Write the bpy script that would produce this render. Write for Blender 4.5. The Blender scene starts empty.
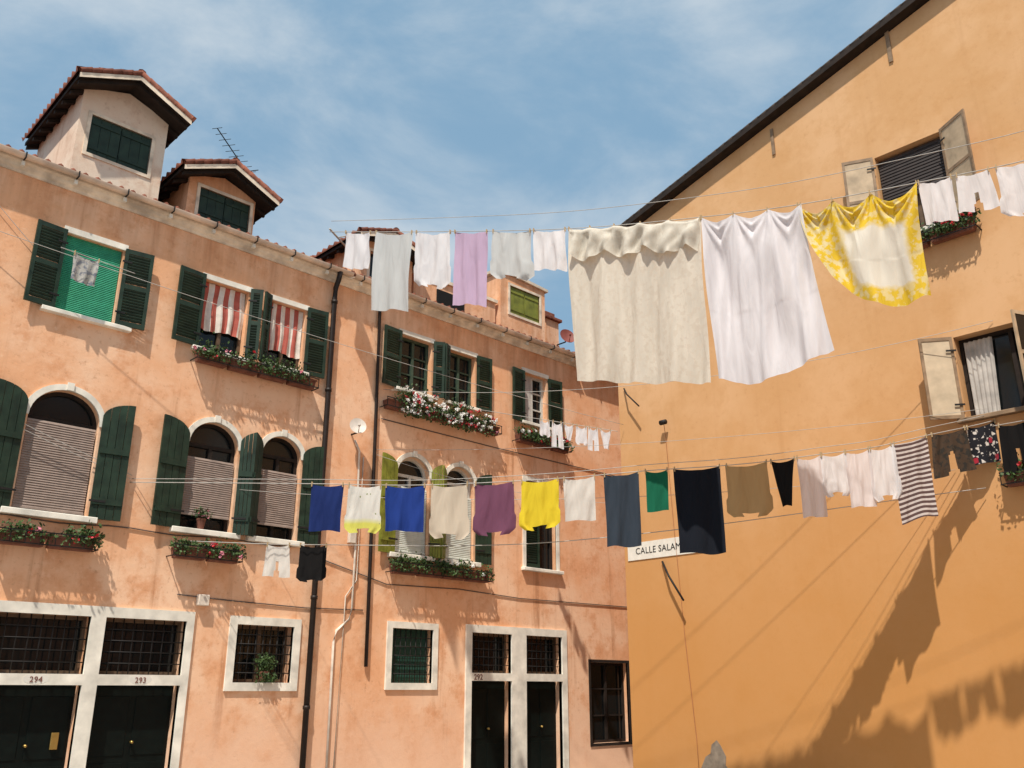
import bpy, bmesh, math, random
from mathutils import Vector, Matrix, noise
random.seed(7)
sc = bpy.context.scene
COL = sc.collection
ORI = {}

# ------------------------------------------------------------------ materials
def newmat(name):
    m = bpy.data.materials.new(name); m.use_nodes = True
    nt = m.node_tree
    return m, nt, nt.nodes, nt.links, nt.nodes['Principled BSDF']

def simple(name, col, rough=0.6, metal=0.0, var=0.15, scale=8.0, bump=0.0, bscale=60.0, spec=0.3):
    m, nt, N, L, P = newmat(name)
    tc = N.new('ShaderNodeTexCoord')
    no = N.new('ShaderNodeTexNoise'); no.inputs['Scale'].default_value = scale; no.inputs['Detail'].default_value = 4
    L.new(tc.outputs['Object'], no.inputs['Vector'])
    rp = N.new('ShaderNodeValToRGB')
    rp.color_ramp.elements[0].position = .3; rp.color_ramp.elements[1].position = .72
    rp.color_ramp.elements[0].color = tuple(c * (1 - var) for c in col) + (1,)
    rp.color_ramp.elements[1].color = tuple(min(1, c * (1 + var)) for c in col) + (1,)
    L.new(no.outputs[0], rp.inputs[0]); L.new(rp.outputs[0], P.inputs['Base Color'])
    P.inputs['Roughness'].default_value = rough; P.inputs['Metallic'].default_value = metal
    P.inputs['Specular IOR Level'].default_value = spec
    if bump:
        b = N.new('ShaderNodeBump'); b.inputs['Strength'].default_value = bump; b.inputs['Distance'].default_value = .01
        L.new(no.outputs[0], b.inputs['Height']); L.new(b.outputs[0], P.inputs['Normal'])
    return m

def plaster(name, base, light, dark, stain, low_h, low_col, bump=.3, blotch=1.0, bd=.03, soil=None, low_w=1.9, drips=.8):
    m, nt, N, L, P = newmat(name)
    geo = N.new('ShaderNodeNewGeometry')
    def nz(scale, detail=5, rough=.6, vec=None):
        n = N.new('ShaderNodeTexNoise'); n.inputs['Scale'].default_value = scale
        n.inputs['Detail'].default_value = detail; n.inputs['Roughness'].default_value = rough
        L.new(vec if vec else geo.outputs['Position'], n.inputs['Vector']); return n.outputs[0]
    def ramp(src, a, b):
        r = N.new('ShaderNodeMapRange'); r.inputs[1].default_value = a; r.inputs[2].default_value = b
        r.interpolation_type = 'SMOOTHSTEP'; L.new(src, r.inputs[0]); return r.outputs[0]
    def mix(fac, A, B):
        x = N.new('ShaderNodeMix'); x.data_type = 'RGBA'
        L.new(fac, x.inputs[0])
        for i, c in ((6, A), (7, B)):
            if isinstance(c, tuple): x.inputs[i].default_value = c + (1,)
            else: L.new(c, x.inputs[i])
        return x.outputs[2]
    def mul(a, b):
        x = N.new('ShaderNodeMath'); x.operation = 'MULTIPLY'; L.new(a, x.inputs[0]); x.use_clamp = True
        if isinstance(b, float): x.inputs[1].default_value = b
        else: L.new(b, x.inputs[1])
        return x.outputs[0]
    n_big = nz(.55, 5); n_mid = nz(1.7, 6, .7); n_fine = nz(9, 5, .75)
    c = mix(ramp(n_big, .38, .64), base, light)
    c = mix(mul(ramp(n_mid, .47, .68), .75 * blotch), c, dark)
    mp = N.new('ShaderNodeMapping'); mp.inputs['Scale'].default_value = (3.2, 3.2, .22)
    L.new(geo.outputs['Position'], mp.inputs['Vector'])
    n_str = nz(1.0, 5, .65, mp.outputs[0])
    c = mix(mul(ramp(n_str, .54, .78), drips * blotch), c, stain)
    c = mix(mul(ramp(n_fine, .54, .74), .55 * blotch), c, light)
    c = mix(mul(ramp(n_fine, .46, .27), .5 * blotch), c, stain)
    sx = N.new('ShaderNodeSeparateXYZ'); L.new(geo.outputs['Position'], sx.inputs[0])
    if soil:
        for (z0, z1, k) in soil:
            c = mix(mul(mul(ramp(sx.outputs[2], z0, z1), ramp(n_str, .36, .6)), k), c, stain)
    ad = N.new('ShaderNodeMath'); ad.operation = 'MULTIPLY_ADD'; L.new(n_mid, ad.inputs[0])
    ad.inputs[1].default_value = 2.6; L.new(sx.outputs[2], ad.inputs[2])
    lo = N.new('ShaderNodeMapRange'); lo.interpolation_type = 'SMOOTHSTEP'
    lo.inputs[1].default_value = low_h + 1.45 + low_w / 2; lo.inputs[2].default_value = low_h + 1.45 - low_w / 2
    L.new(ad.outputs[0], lo.inputs[0])
    c = mix(mul(lo.outputs[0], .8), c, low_col)
    L.new(c, P.inputs['Base Color']); P.inputs['Roughness'].default_value = .93
    P.inputs['Specular IOR Level'].default_value = .15
    h = N.new('ShaderNodeMath'); h.operation = 'MULTIPLY_ADD'
    L.new(n_fine, h.inputs[0]); h.inputs[1].default_value = .35; L.new(n_mid, h.inputs[2])
    b = N.new('ShaderNodeBump'); b.inputs['Strength'].default_value = bump; b.inputs['Distance'].default_value = bd
    L.new(h.outputs[0], b.inputs['Height']); L.new(b.outputs[0], P.inputs['Normal'])
    return m

SALMON = plaster('salmon plaster', (.84, .445, .245), (.92, .60, .40), (.72, .34, .17), (.46, .20, .095), 1.0, (.86, .55, .38), bump=.35, blotch=1.15, soil=[(8.2, 9.3, .4)])
OCHRE = plaster('ochre plaster', (.63, .355, .165), (.70, .42, .22), (.58, .305, .125), (.50, .25, .10), 4.6, (.55, .25, .07), bump=.14, blotch=.6, bd=.02, low_w=6.0, drips=.5)
CREAMW = plaster('cream render', (.78, .58, .44), (.82, .70, .56), (.64, .44, .32), (.48, .30, .2), -9, (.5, .3, .2))
STONE = simple('istrian stone', (.80, .75, .65), .8, var=.22, scale=4)
STONE2 = simple('weathered cornice stone', (.76, .62, .48), .85, var=.35, scale=4)
GREEN = simple('dark green paint', (.018, .036, .022), .5, var=.4, scale=5)
GREEN2 = simple('near black green door paint', (.003, .006, .005), .5, var=.3, spec=.15)
GREENF = simple('dull green window frame', (.05, .08, .055), .5, var=.3)
OLIVE = simple('olive yellow painted wood', (.20, .21, .03), .5, var=.4, scale=4)
MINT = simple('mint roller blind', (.055, .36, .21), .6, var=.15)
BLIND = simple('grey brown blind slats', (.31, .235, .195), .6, var=.15)
BLINDW = simple('pale blind slats', (.58, .60, .54), .6, var=.12)
WOODF = simple('window frame wood', (.12, .075, .045), .6, var=.3)
WHITEF = simple('white window frame', (.6, .58, .52), .6, var=.1)
DARKWOOD = simple('dark eave timber', (.022, .014, .010), .8, var=.4)
TILE = simple('terracotta roof tile', (.22, .075, .045), .85, var=.5, scale=7)
PIPEB = simple('black brown downpipe paint', (.022, .014, .011), .5, var=.3)
PIPEW = simple('off white pipe', (.72, .62, .52), .6, var=.15)
GUT = simple('painted gutter', (.72, .54, .41), .55, var=.3, scale=3)
IRON = simple('wrought iron', (.015, .013, .012), .6, var=.3)
BRASS = simple('brass', (.5, .33, .1), .35, metal=.8)
WIRE = simple('clothes wire', (.45, .42, .38), .5)
WIRED = simple('dark wire', (.10, .08, .07), .6)
DISH = simple('satellite dish paint', (.62, .55, .48), .5, var=.1)
REDRAG = simple('faded red striped cloth', (.46, .11, .08), .85, var=.3, scale=4)
WHITERAG = simple('white striped cloth', (.74, .66, .58), .85)
CURTAIN = simple('curtain cloth', (.50, .46, .42), .8, var=.25, scale=5)
PIN = simple('clothes peg wood', (.50, .36, .2), .7)
SOIL = simple('terracotta trough', (.18, .07, .045), .8, var=.3)
LEAF = simple('geranium leaves', (.055, .095, .028), .6, var=.6, scale=9)
RED = simple('red petals', (.50, .03, .04), .6, var=.3, scale=20)
WHITEP = simple('white petals', (.84, .82, .78), .6)
PINK = simple('pink petals', (.65, .22, .28), .6)
CONC = simple('bare mortar', (.26, .21, .16), .9, var=.35)
BLACKT = simple('black lettering', (.03, .03, .03), .6)
REDT = simple('dark red lettering', (.20, .07, .05), .6)
SIGNW = simple('painted sign plaster', (.78, .74, .66), .8, var=.08)
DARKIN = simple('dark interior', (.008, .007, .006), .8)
LEAFWOOD = simple('brown shutter frame wood', (.27, .18, .11), .6, var=.35, scale=6)
LEAFPAN = simple('weathered tan shutter panel', (.48, .36, .235), .6, var=.3, scale=4)
CREAMPAN = simple('plain cream shutter', (.58, .46, .32), .6, var=.2, scale=4)
DARKSLAT = simple('dark slatted blind', (.04, .03, .027), .6)
DARKTILE = simple('dark verge tile', (.05, .034, .026), .8)

def glassmat():
    m, nt, N, L, P = newmat('window glass')
    P.inputs['Base Color'].default_value = (.008, .010, .011, 1); P.inputs['Roughness'].default_value = .12
    P.inputs['Specular IOR Level'].default_value = .35
    tc = N.new('ShaderNodeTexCoord'); n = N.new('ShaderNodeTexNoise'); n.inputs['Scale'].default_value = 2
    L.new(tc.outputs['Object'], n.inputs['Vector']); b = N.new('ShaderNodeBump'); b.inputs['Strength'].default_value = .1
    L.new(n.outputs[0], b.inputs['Height']); L.new(b.outputs[0], P.inputs['Normal'])
    return m
GLASS = glassmat()

def cloth_mat(name, col, kind='plain', col2=(1, 1, 1), trans=.3, wr=.35):
    m, nt, N, L, P = newmat(name)
    out = N['Material Output']
    uv = N.new('ShaderNodeUVMap'); tc = N.new('ShaderNodeTexCoord')
    sx = N.new('ShaderNodeSeparateXYZ'); L.new(uv.outputs[0], sx.inputs[0])
    def mixc(f, a, b):
        x = N.new('ShaderNodeMix'); x.data_type = 'RGBA'
        L.new(f, x.inputs[0])
        for i, c in ((6, a), (7, b)):
            if isinstance(c, tuple): x.inputs[i].default_value = c + (1,)
            else: L.new(c, x.inputs[i])
        return x.outputs[2]
    def rng(s, a, b):
        r = N.new('ShaderNodeMapRange'); r.inputs[1].default_value = a; r.inputs[2].default_value = b; L.new(s, r.inputs[0]); return r.outputs[0]
    def math_(op, a, b=None):
        x = N.new('ShaderNodeMath'); x.operation = op
        for i, q in ((0, a), (1, b)):
            if q is None: continue
            if isinstance(q, (int, float)): x.inputs[i].default_value = q
            else: L.new(q, x.inputs[i])
        return x.outputs[0]
    mp = N.new('ShaderNodeMapping'); mp.inputs['Scale'].default_value = (8, 8, 1.6); L.new(tc.outputs['Object'], mp.inputs['Vector'])
    n1 = N.new('ShaderNodeTexNoise'); n1.inputs['Scale'].default_value = 1.0; n1.inputs['Detail'].default_value = 3; n1.inputs['Distortion'].default_value = .8
    L.new(mp.outputs[0], n1.inputs['Vector'])
    c = mixc(rng(n1.outputs[0], .3, .6), tuple(x * .9 for x in col), col)
    if kind == 'stripe':
        w = N.new('ShaderNodeTexWave'); w.bands_direction = 'Y'; w.inputs['Scale'].default_value = 5.2; w.inputs['Distortion'].default_value = .3
        L.new(uv.outputs[0], w.inputs['Vector']); c = mixc(rng(w.outputs[1], .36, .50), c, col2)
    elif kind == 'hem':
        c = mixc(rng(sx.outputs[1], .70, .82), c, col2)
        v = N.new('ShaderNodeTexVoronoi'); v.inputs['Scale'].default_value = 5; L.new(uv.outputs[0], v.inputs['Vector'])
        c = mixc(rng(v.outputs[0], .14, .10), c, (.30, .33, .18))
    elif kind == 'floral':
        n = N.new('ShaderNodeTexNoise'); n.inputs['Scale'].default_value = 14; n.inputs['Detail'].default_value = 3
        L.new(tc.outputs['Object'], n.inputs['Vector']); c = mixc(rng(n.outputs[0], .50, .60), c, col2)
    elif kind == 'sheetyellow':
        v = N.new('ShaderNodeTexNoise'); v.inputs['Scale'].default_value = 11; v.inputs['Detail'].default_value = 3
        L.new(tc.outputs['Object'], v.inputs['Vector'])
        c1 = mixc(rng(v.outputs[0], .50, .58), c, (.78, .64, .30))
        left = math_('MULTIPLY', rng(sx.outputs[0], .42, .18), rng(v.outputs[0], .44, .50))
        c1 = mixc(math_('MULTIPLY', left, .7), c1, (.76, .68, .42))
        a2 = math_('ABSOLUTE', math_('SUBTRACT', sx.outputs[0], .60))
        b2 = math_('MULTIPLY', math_('ABSOLUTE', math_('SUBTRACT', sx.outputs[1], .56)), .98)
        mx = math_('MAXIMUM', a2, b2)
        mx = math_('ADD', mx, math_('MULTIPLY', math_('SUBTRACT', v.outputs[0], .5), .10))
        c = mixc(rng(mx, .25, .30), col2, c1)
    elif kind == 'check':
        ck = N.new('ShaderNodeTexChecker'); ck.inputs['Scale'].default_value = 5
        m2 = N.new('ShaderNodeMapping'); m2.inputs['Rotation'].default_value = (0, 0, .785); m2.inputs['Scale'].default_value = (1, 1.3, 1)
        L.new(uv.outputs[0], m2.inputs[0]); L.new(m2.outputs[0], ck.inputs['Vector'])
        v = N.new('ShaderNodeTexVoronoi'); v.inputs['Scale'].default_value = 7; v.distance = 'MANHATTAN'
        L.new(m2.outputs[0], v.inputs['Vector'])
        c = mixc(math_('MULTIPLY', ck.outputs[1], rng(v.outputs[0], .75, .55)), c, col2)
        v2 = N.new('ShaderNodeTexVoronoi'); v2.inputs['Scale'].default_value = 2.6; v2.distance = 'CHEBYCHEV'
        L.new(uv.outputs[0], v2.inputs['Vector']); c = mixc(rng(v2.outputs[0], .20, .16), c, (.4, .03, .05))
    L.new(c, P.inputs['Base Color']); P.inputs['Roughness'].default_value = .9; P.inputs['Specular IOR Level'].default_value = .12
    b = N.new('ShaderNodeBump'); b.inputs['Strength'].default_value = wr; b.inputs['Distance'].default_value = .05
    L.new(n1.outputs[0], b.inputs['Height'])
    L.new(b.outputs[0], P.inputs['Normal'])
    if trans > .06:
        tr = N.new('ShaderNodeBsdfTranslucent'); L.new(c, tr.inputs['Color'])
        ms = N.new('ShaderNodeMixShader'); ms.inputs[0].default_value = trans
        L.new(P.outputs[0], ms.inputs[1]); L.new(tr.outputs[0], ms.inputs[2]); L.new(ms.outputs[0], out.inputs[0])
    return m

# ------------------------------------------------------------------ mesh builder
IDT = lambda u, w, v: Vector((u, w, v))
def TF(u, w, v): return Vector((u, -w, v))               # salmon facade: u along it, w outward, v up
RX = 14.26
def TR(u, w, v): return Vector((RX - w, -u, v))          # ochre gable wall

class MB:
    def __init__(s, T=IDT): s.v = []; s.f = []; s.mi = []; s.sm = []; s.mats = []; s.T = T; s.uv = None
    def add(s, vs, fs, mat, smooth=False, T=None):
        T = T or s.T
        if mat not in s.mats: s.mats.append(mat)
        k = s.mats.index(mat); o = len(s.v)
        s.v += [T(*p) for p in vs]
        for f in fs: s.f.append([o + i for i in f]); s.mi.append(k); s.sm.append(smooth)
        return s
    def box(s, u0, u1, w0, w1, v0, v1, mat, T=None):
        vs = [(u0, w0, v0), (u1, w0, v0), (u1, w1, v0), (u0, w1, v0), (u0, w0, v1), (u1, w0, v1), (u1, w1, v1), (u0, w1, v1)]
        return s.add(vs, [(0, 1, 2, 3), (4, 7, 6, 5), (0, 4, 5, 1), (1, 5, 6, 2), (2, 6, 7, 3), (3, 7, 4, 0)], mat, T=T)
    def prism(s, poly, w0, w1, mat, T=None):
        n = len(poly)
        vs = [(a, w0, b) for a, b in poly] + [(a, w1, b) for a, b in poly]
        fs = [tuple(range(n)), tuple(range(2 * n - 1, n - 1, -1))] + [(i, (i + 1) % n, n + (i + 1) % n, n + i) for i in range(n)]
        return s.add(vs, fs, mat, T=T)
    def tube(s, pts, r, mat, n=8, T=None):
        T = T or s.T
        P = [T(*p) for p in pts]; vs = []; fs = []
        for i, p in enumerate(P):
            d = (P[min(i + 1, len(P) - 1)] - P[max(i - 1, 0)]).normalized()
            a = d.cross(Vector((0, 0, 1)))
            if a.length < .05: a = d.cross(Vector((1, 0, 0)))
            a.normalize(); b = d.cross(a).normalized()
            for k in range(n):
                t = 2 * math.pi * k / n; vs.append(tuple(p + a * (r * math.cos(t)) + b * (r * math.sin(t))))
        for i in range(len(P) - 1):
            for k in range(n):
                fs.append((i * n + k, i * n + (k + 1) % n, (i + 1) * n + (k + 1) % n, (i + 1) * n + k))
        fs.append(tuple(range(n))); fs.append(tuple((len(P) - 1) * n + k for k in range(n)))
        return s.add(vs, fs, mat, True, T=IDT)
    def obj(s, name, parent=None, bevel=0, recalc=True, origin=None):
        xs = [p.x for p in s.v]; ys = [p.y for p in s.v]; zs = [p.z for p in s.v]
        o = origin or Vector(((min(xs) + max(xs)) / 2, (min(ys) + max(ys)) / 2, min(zs)))
        me = bpy.data.meshes.new(name)
        me.from_pydata([tuple(p - o) for p in s.v], [], s.f)
        for m in s.mats: me.materials.append(m)
        for i, p in enumerate(me.polygons): p.material_index = s.mi[i]; p.use_smooth = s.sm[i]
        if s.uv:
            ul = me.uv_layers.new(name='UVMap')
            for l in me.loops: ul.data[l.index].uv = s.uv[l.vertex_index]
        if recalc or bevel:
            bm = bmesh.new(); bm.from_mesh(me)
            if recalc: bmesh.ops.recalc_face_normals(bm, faces=bm.faces)
            if bevel: bmesh.ops.bevel(bm, geom=list(bm.edges), offset=bevel, segments=1, affect='EDGES', clamp_overlap=True)
            bm.to_mesh(me); bm.free()
        ob = bpy.data.objects.new(name, me); COL.objects.link(ob)
        ORI[ob] = o
        if parent: ob.parent = parent; ob.location = o - ORI[parent]
        else: ob.location = o
        return ob

def empty(name, loc, label, cat, group=None):
    e = bpy.data.objects.new(name, None); COL.objects.link(e); e.location = loc; ORI[e] = Vector(loc)
    e.empty_display_size = .3
    tag(e, label, cat, group); return e
def tag(o, label, cat, group=None):
    o['label'] = label; o['category'] = cat
    if group: o['group'] = group

def panel(mb, outline, holes, depth, mat, T=None, w1=0.0):
    cu = bpy.data.curves.new('tmp', 'CURVE'); cu.dimensions = '2D'; cu.fill_mode = 'BOTH'; cu.extrude = depth / 2
    for pl in [outline] + holes:
        sp = cu.splines.new('POLY'); sp.points.add(len(pl) - 1)
        for i, (a, b) in enumerate(pl): sp.points[i].co = (a, b, 0, 1)
        sp.use_cyclic_u = True
    ob = bpy.data.objects.new('tmp', cu); COL.objects.link(ob)
    dg = bpy.context.evaluated_depsgraph_get()
    me = bpy.data.meshes.new_from_object(ob.evaluated_get(dg))
    vs = [(v.co.x, v.co.z - depth / 2 + w1, v.co.y) for v in me.vertices]
    fs = [tuple(p.vertices) for p in me.polygons]
    mb.add(vs, fs, mat, T=T)
    bpy.data.objects.remove(ob); bpy.data.curves.remove(cu); bpy.data.meshes.remove(me)

def text_obj(name, body, size, T, u, v, w, mat, parent, sx=1.0, align='CENTER', bold=0.0):
    cu = bpy.data.curves.new('tmp', 'FONT'); cu.body = body; cu.size = size; cu.extrude = .003; cu.align_x = align; cu.resolution_u = 3
    cu.space_character = 1.05; cu.offset = bold
    ob = bpy.data.objects.new('tmp', cu); COL.objects.link(ob)
    dg = bpy.context.evaluated_depsgraph_get(); me = bpy.data.meshes.new_from_object(ob.evaluated_get(dg))
    mb = MB(T)
    mb.add([(u + p.co.x * sx, w + p.co.z, v + p.co.y) for p in me.vertices], [tuple(p.vertices) for p in me.polygons], mat)
    bpy.data.objects.remove(ob); bpy.data.curves.remove(cu); bpy.data.meshes.remove(me)
    return mb.obj(name, parent)

def rect(u0, u1, v0, v1): return [(u0, v0), (u1, v0), (u1, v1), (u0, v1)]
def arch(u0, u1, v0, v1, n=18):
    r = (u1 - u0) / 2; c = (u0 + u1) / 2; ry = r * .92; sp = v1 - ry
    return [(u0, v0), (u1, v0)] + [(c + r * math.cos(math.pi * i / n), sp + ry * math.sin(math.pi * i / n)) for i in range(n + 1)]

# ------------------------------------------------------------------ windows
def leafT(T, uh, side, a, w0=.035):
    ca, sa = math.cos(a), math.sin(a)
    return lambda s_, t_, v_: T(uh + side * (s_ * ca - t_ * sa), w0 + s_ * sa + t_ * ca, v_)

def louvre_leaf(parent, T, uh, side, width, v0, v1, mat, a=.08, slats=True, name='shutter', pmat=None, mid=True):
    LT = leafT(T, uh, side, a); mb = MB(LT); st = .055 if slats else .045; th = .04 if slats else .03
    mb.box(0, st, 0, th, v0, v1, mat); mb.box(width - st, width, 0, th, v0, v1, mat)
    H = v1 - v0; rh = .08 if slats else .055
    for q in ((v0, v0 + H * .48, v1 - rh) if mid else (v0, v1 - rh)): mb.box(st, width - st, .002, th - .002, q, q + rh, mat)
    if slats:
        z = v0 + .1
        while z < v1 - .1:
            if not (v0 + H * .48 - .03 < z < v0 + H * .48 + .09):
                vs = [(st, .006, z), (width - st, .006, z), (width - st, .034, z + .038), (st, .034, z + .038),
                      (st, .006, z + .009), (width - st, .006, z + .009), (width - st, .034, z + .047), (st, .034, z + .047)]
                mb.add(vs, [(0, 1, 2, 3), (4, 7, 6, 5), (0, 4, 5, 1), (2, 6, 7, 3)], mat)
            z += .05
    elif mid:
        mb.box(st, width - st, .010, .018, v0 + rh, v0 + H * .48, pmat or mat); mb.box(st, width - st, .010, .018, v0 + H * .48 + rh, v1 - rh, pmat or mat)
    else:
        mb.box(st, width - st, .010, .018, v0 + rh, v1 - rh, pmat or mat)
    for q in (v0 + .2, v1 - .25): mb.box(-.03, .12, .041, .048, q, q + .03, IRON)
    return mb.obj(name, parent)

def plank_leaf(parent, T, uh, side, width, v0, v1, mat, a=.07, R=None, n=4, name='shutter'):
    LT = leafT(T, uh, side, a); mb = MB(LT); R = R or width; ry = R * .55; spg = v1 - ry
    def top(s): 
        s = min(max(s, 0), R); return spg + ry * math.sqrt(max(0, 1 - ((R - s) / R) ** 2))
    for i in range(n):
        a0 = width * i / n + .004; a1 = width * (i + 1) / n - .004
        k = 4; poly = [(a0, v0), (a1, v0)] + [(a1 + (a0 - a1) * j / k, top(a1 + (a0 - a1) * j / k)) for j in range(k + 1)]
        mb.prism(poly, 0, .032 + .004 * (i % 2), mat)
    for q in (v0 + .22, v0 + (v1 - v0) * .55): mb.box(.02, width - .02, .038, .058, q, q + .09, mat)
    mb.box(-.03, .2, .059, .065, v0 + .25, v0 + .28, IRON)
    return mb.obj(name, parent)

def blind(parent, T, u0, u1, v0, v1, mat, w=-.12, name='blind', pitch=.045):
    mb = MB(T); z = v0
    while z < v1 - .01:
        mb.add([(u0, w + .014, z), (u1, w + .014, z), (u1, w, z + pitch), (u0, w, z + pitch), (u0, w - .006, z), (u1, w - .006, z)],
               [(0, 1, 2, 3), (4, 5, 1, 0)], mat); z += pitch
    mb.box(u0, u1, w - .01, w + .025, v0 - .03, v0, mat)
    return mb.obj(name, parent, recalc=False)

def frame_window(house, T, u0, u1, v0, v1, fmat, shape=rect, w=-.17, mull=True, bars=1, surround=None):
    mb = MB(T); t = .055
    if shape is rect:
        panel(mb, rect(u0, u1, v0, v1), [rect(u0 + t, u1 - t, v0 + t, v1 - t)], .05, fmat, w1=w + .05)
        vt = v1 - t
    else:
        panel(mb, arch(u0, u1, v0, v1), [arch(u0 + t, u1 - t, v0 + t, v1 - t)], .05, fmat, w1=w + .05)
        sp = v1 - (u1 - u0) / 2 * .92; vt = sp
        mb.box(u0 + t, u1 - t, w + .004, w + .046, sp - .03, sp + .03, fmat)
    c = (u0 + u1) / 2
    if mull: mb.box(c - .03, c + .03, w + .002, w + .055, v0 + t, vt, fmat)
    for b in range(bars):
        z = v0 + (v1 - v0) * (b + 1) / (bars + 1)
        mb.box(u0 + t, u1 - t, w + .006, w + .04, z - .015, z + .015, fmat)
    win = mb.obj('window', house)
    g = MB(T); g.prism(shape(u0 + .01, u1 - .01, v0 + .01, v1 - .01), w - .02, w, GLASS); g.obj('pane', win)
    if surround:
        s = MB(T); d = surround
        if shape is rect: panel(s, rect(u0 - d, u1 + d, v0 - .0, v1 + d), [rect(u0, u1, v0 + .001, v1)], .04, STONE, w1=.025)
        else:
            sp = v1 - (u1 - u0) / 2 * .92
            r0 = (u1 - u0) / 2; cc = (u0 + u1) / 2; n = 18
            o = [(cc + (r0 + d) * math.cos(math.pi * i / n), sp + (r0 * .92 + d) * math.sin(math.pi * i / n)) for i in range(n + 1)]
            q = [(cc + r0 * math.cos(math.pi * i / n), sp + r0 * .92 * math.sin(math.pi * i / n)) for i in range(n, -1, -1)]
            s.prism(o + q, -.02, .03, STONE); s.box(cc - .05, cc + .05, .031, .05, v1 + .0, v1 + d + .03, STONE)
        s.obj('surround', win)
    return win

def sill(win, T, u0, u1, v, d=.10, h=.07, mat=None):
    mb = MB(T); mb.box(u0, u1, -.16, d, v - h, v, mat or STONE); return mb.obj('sill', win, bevel=.008)

def flower_box(T, u0, u1, v, label, blooms, dens=1.0, depth=.19, h=.17, spread=.2, group='flower boxes on window sills', hang=True, base=.03, drop=.12):
    c = T((u0 + u1) / 2, base + depth / 2, v)
    e = empty('flower_box', c, label, 'flower box', group)
    mb = MB(T); n = max(1, round((u1 - u0) / .62)); L = (u1 - u0) / n
    for i in range(n):
        a = u0 + i * L + .015; b = u0 + (i + 1) * L - .015
        mb.add([(a + .02, base + .03, v), (b - .02, base + .03, v), (b - .02, base + depth - .03, v), (a + .02, base + depth - .03, v),
                (a, base, v + h), (b, base, v + h), (b, base + depth, v + h), (a, base + depth, v + h)],
               [(0, 1, 2, 3), (4, 7, 6, 5), (0, 4, 5, 1), (1, 5, 6, 2), (2, 6, 7, 3), (3, 7, 4, 0)], SOIL)
        mb.box(a - .008, b + .008, base + depth, base + depth + .015, v + h - .03, v + h + .005, SOIL)
    mb.obj('trough', e, bevel=.004)
    if hang:
        r = MB(T)
        r.box(u0 - .03, u1 + .03, base + depth + .02, base + depth + .035, v + .02, v + .035, IRON)
        r.box(u0 - .03, u1 + .03, base + depth + .02, base + depth + .035, v + h + .02, v + h + .035, IRON)
        k = int((u1 - u0) / .2) + 1
        for i in range(k + 1):
            x = u0 - .02 + (u1 - u0 + .04) * i / k
            r.box(x - .005, x + .005, base + depth + .022, base + depth + .033, v + .035, v + h + .02, IRON)
        for x in (u0 - .03, u1 + .02): r.box(x, x + .015, -.0, base + depth + .02, v + .02, v + .035, IRON)
        r.obj('railing', e)
    fo = MB(T); nl = int(1150 * (u1 - u0) * dens)
    clumps = [(random.uniform(u0, u1), random.uniform(.0, spread), random.uniform(-.08, .1)) for _ in range(int(9 * (u1 - u0)) + 3)]
    def leafq(mb_, p, s, m, k=.7):
        a = Vector([random.gauss(0, 1) for _ in range(3)]).normalized(); b = a.cross(Vector([random.gauss(0, 1) for _ in range(3)])).normalized()
        mb_.add([tuple(p - a * s), tuple(p + b * s * k), tuple(p + a * s), tuple(p - b * s * k)], [(0, 1, 2, 3)], m)
    for _ in range(nl):
        cx, hh, dz = random.choice(clumps)
        u = min(max(random.gauss(cx, .08), u0 - .08), u1 + .08); z = v + h + dz * .5 + abs(random.gauss(0, 1)) * (.04 + hh * .5)
        if random.random() < .30: z = v + h - random.random() ** 1.4 * drop
        w = base + depth * random.uniform(.2, 1.0) + (.05 + random.random() * .06 if z < v + h else 0) + random.uniform(0, .04)
        leafq(fo, Vector((u, w, z)), random.uniform(.018, .036), LEAF)
    fo.obj('foliage', e, recalc=False)
    fl = MB(T)
    for m, cnt in blooms:
        for _ in range(int(cnt * (u1 - u0))):
            cx, hh, dz = random.choice(clumps)
            u = min(max(random.gauss(cx, .09), u0 - .06), u1 + .06); z = v + h + dz * .4 + random.uniform(-drop * .7, .08 + hh * .8)
            w = base + depth * random.uniform(.7, 1.1) + .07
            q = Vector((u, w, z))
            for _k in range(9): leafq(fl, q + Vector([random.gauss(0, .018) for _ in range(3)]), random.uniform(.017, .028), m, 1)
    if fl.v: fl.obj('blossoms', e, recalc=False)
    return e

# ================================================================== GROUND
g = MB(); g.add([(-300, -300, 0), (300, -300, 0), (300, 300, 0), (-300, 300, 0)], [(0, 1, 2, 3)], simple('grey stone paving', (.32, .30, .27), .85, var=.25, scale=2))
gr = g.obj('ground', recalc=False); gr['kind'] = 'structure'

# ================================================================== SALMON HOUSE
house = empty('salmon_house', (8.5, 0, 0), 'three-storey salmon plaster house with green shutters and dormers', 'house')
RECT = [(3.74, 4.62, 7.22, 8.53), (6.05, 6.88, 7.22, 8.5), (7.32, 8.06, 7.26, 8.5), (10.30, 11.12, 7.48, 8.66), (11.58, 12.34, 7.48, 8.66), (13.84, 14.6, 7.5, 8.7)]
ARCH = [(3.64, 4.66, 4.14, 6.0), (6.1, 6.98, 4.16, 5.98), (7.42, 8.2, 4.16, 5.98), (10.34, 11.16, 4.18, 6.12), (11.58, 12.36, 4.18, 6.12)]
GRD = [(3.7, 4.95, -.2, 2.72), (5.16, 6.4, -.2, 2.72), (7.26, 8.31, 1.82, 2.72), (10.38, 11.35, 1.83, 2.8), (12.34, 13.44, -.2, 2.8), (13.86, 14.96, -.2, 2.8),
       (15.9, 17.2, .6, 2.3), (13.88, 14.85, 4.22, 6.15)]
wall = MB(TF)
panel(wall, rect(-2, 19.5, -.3, 9.26), [rect(*r) for r in RECT + GRD] + [arch(*r) for r in ARCH], .35, SALMON)
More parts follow.
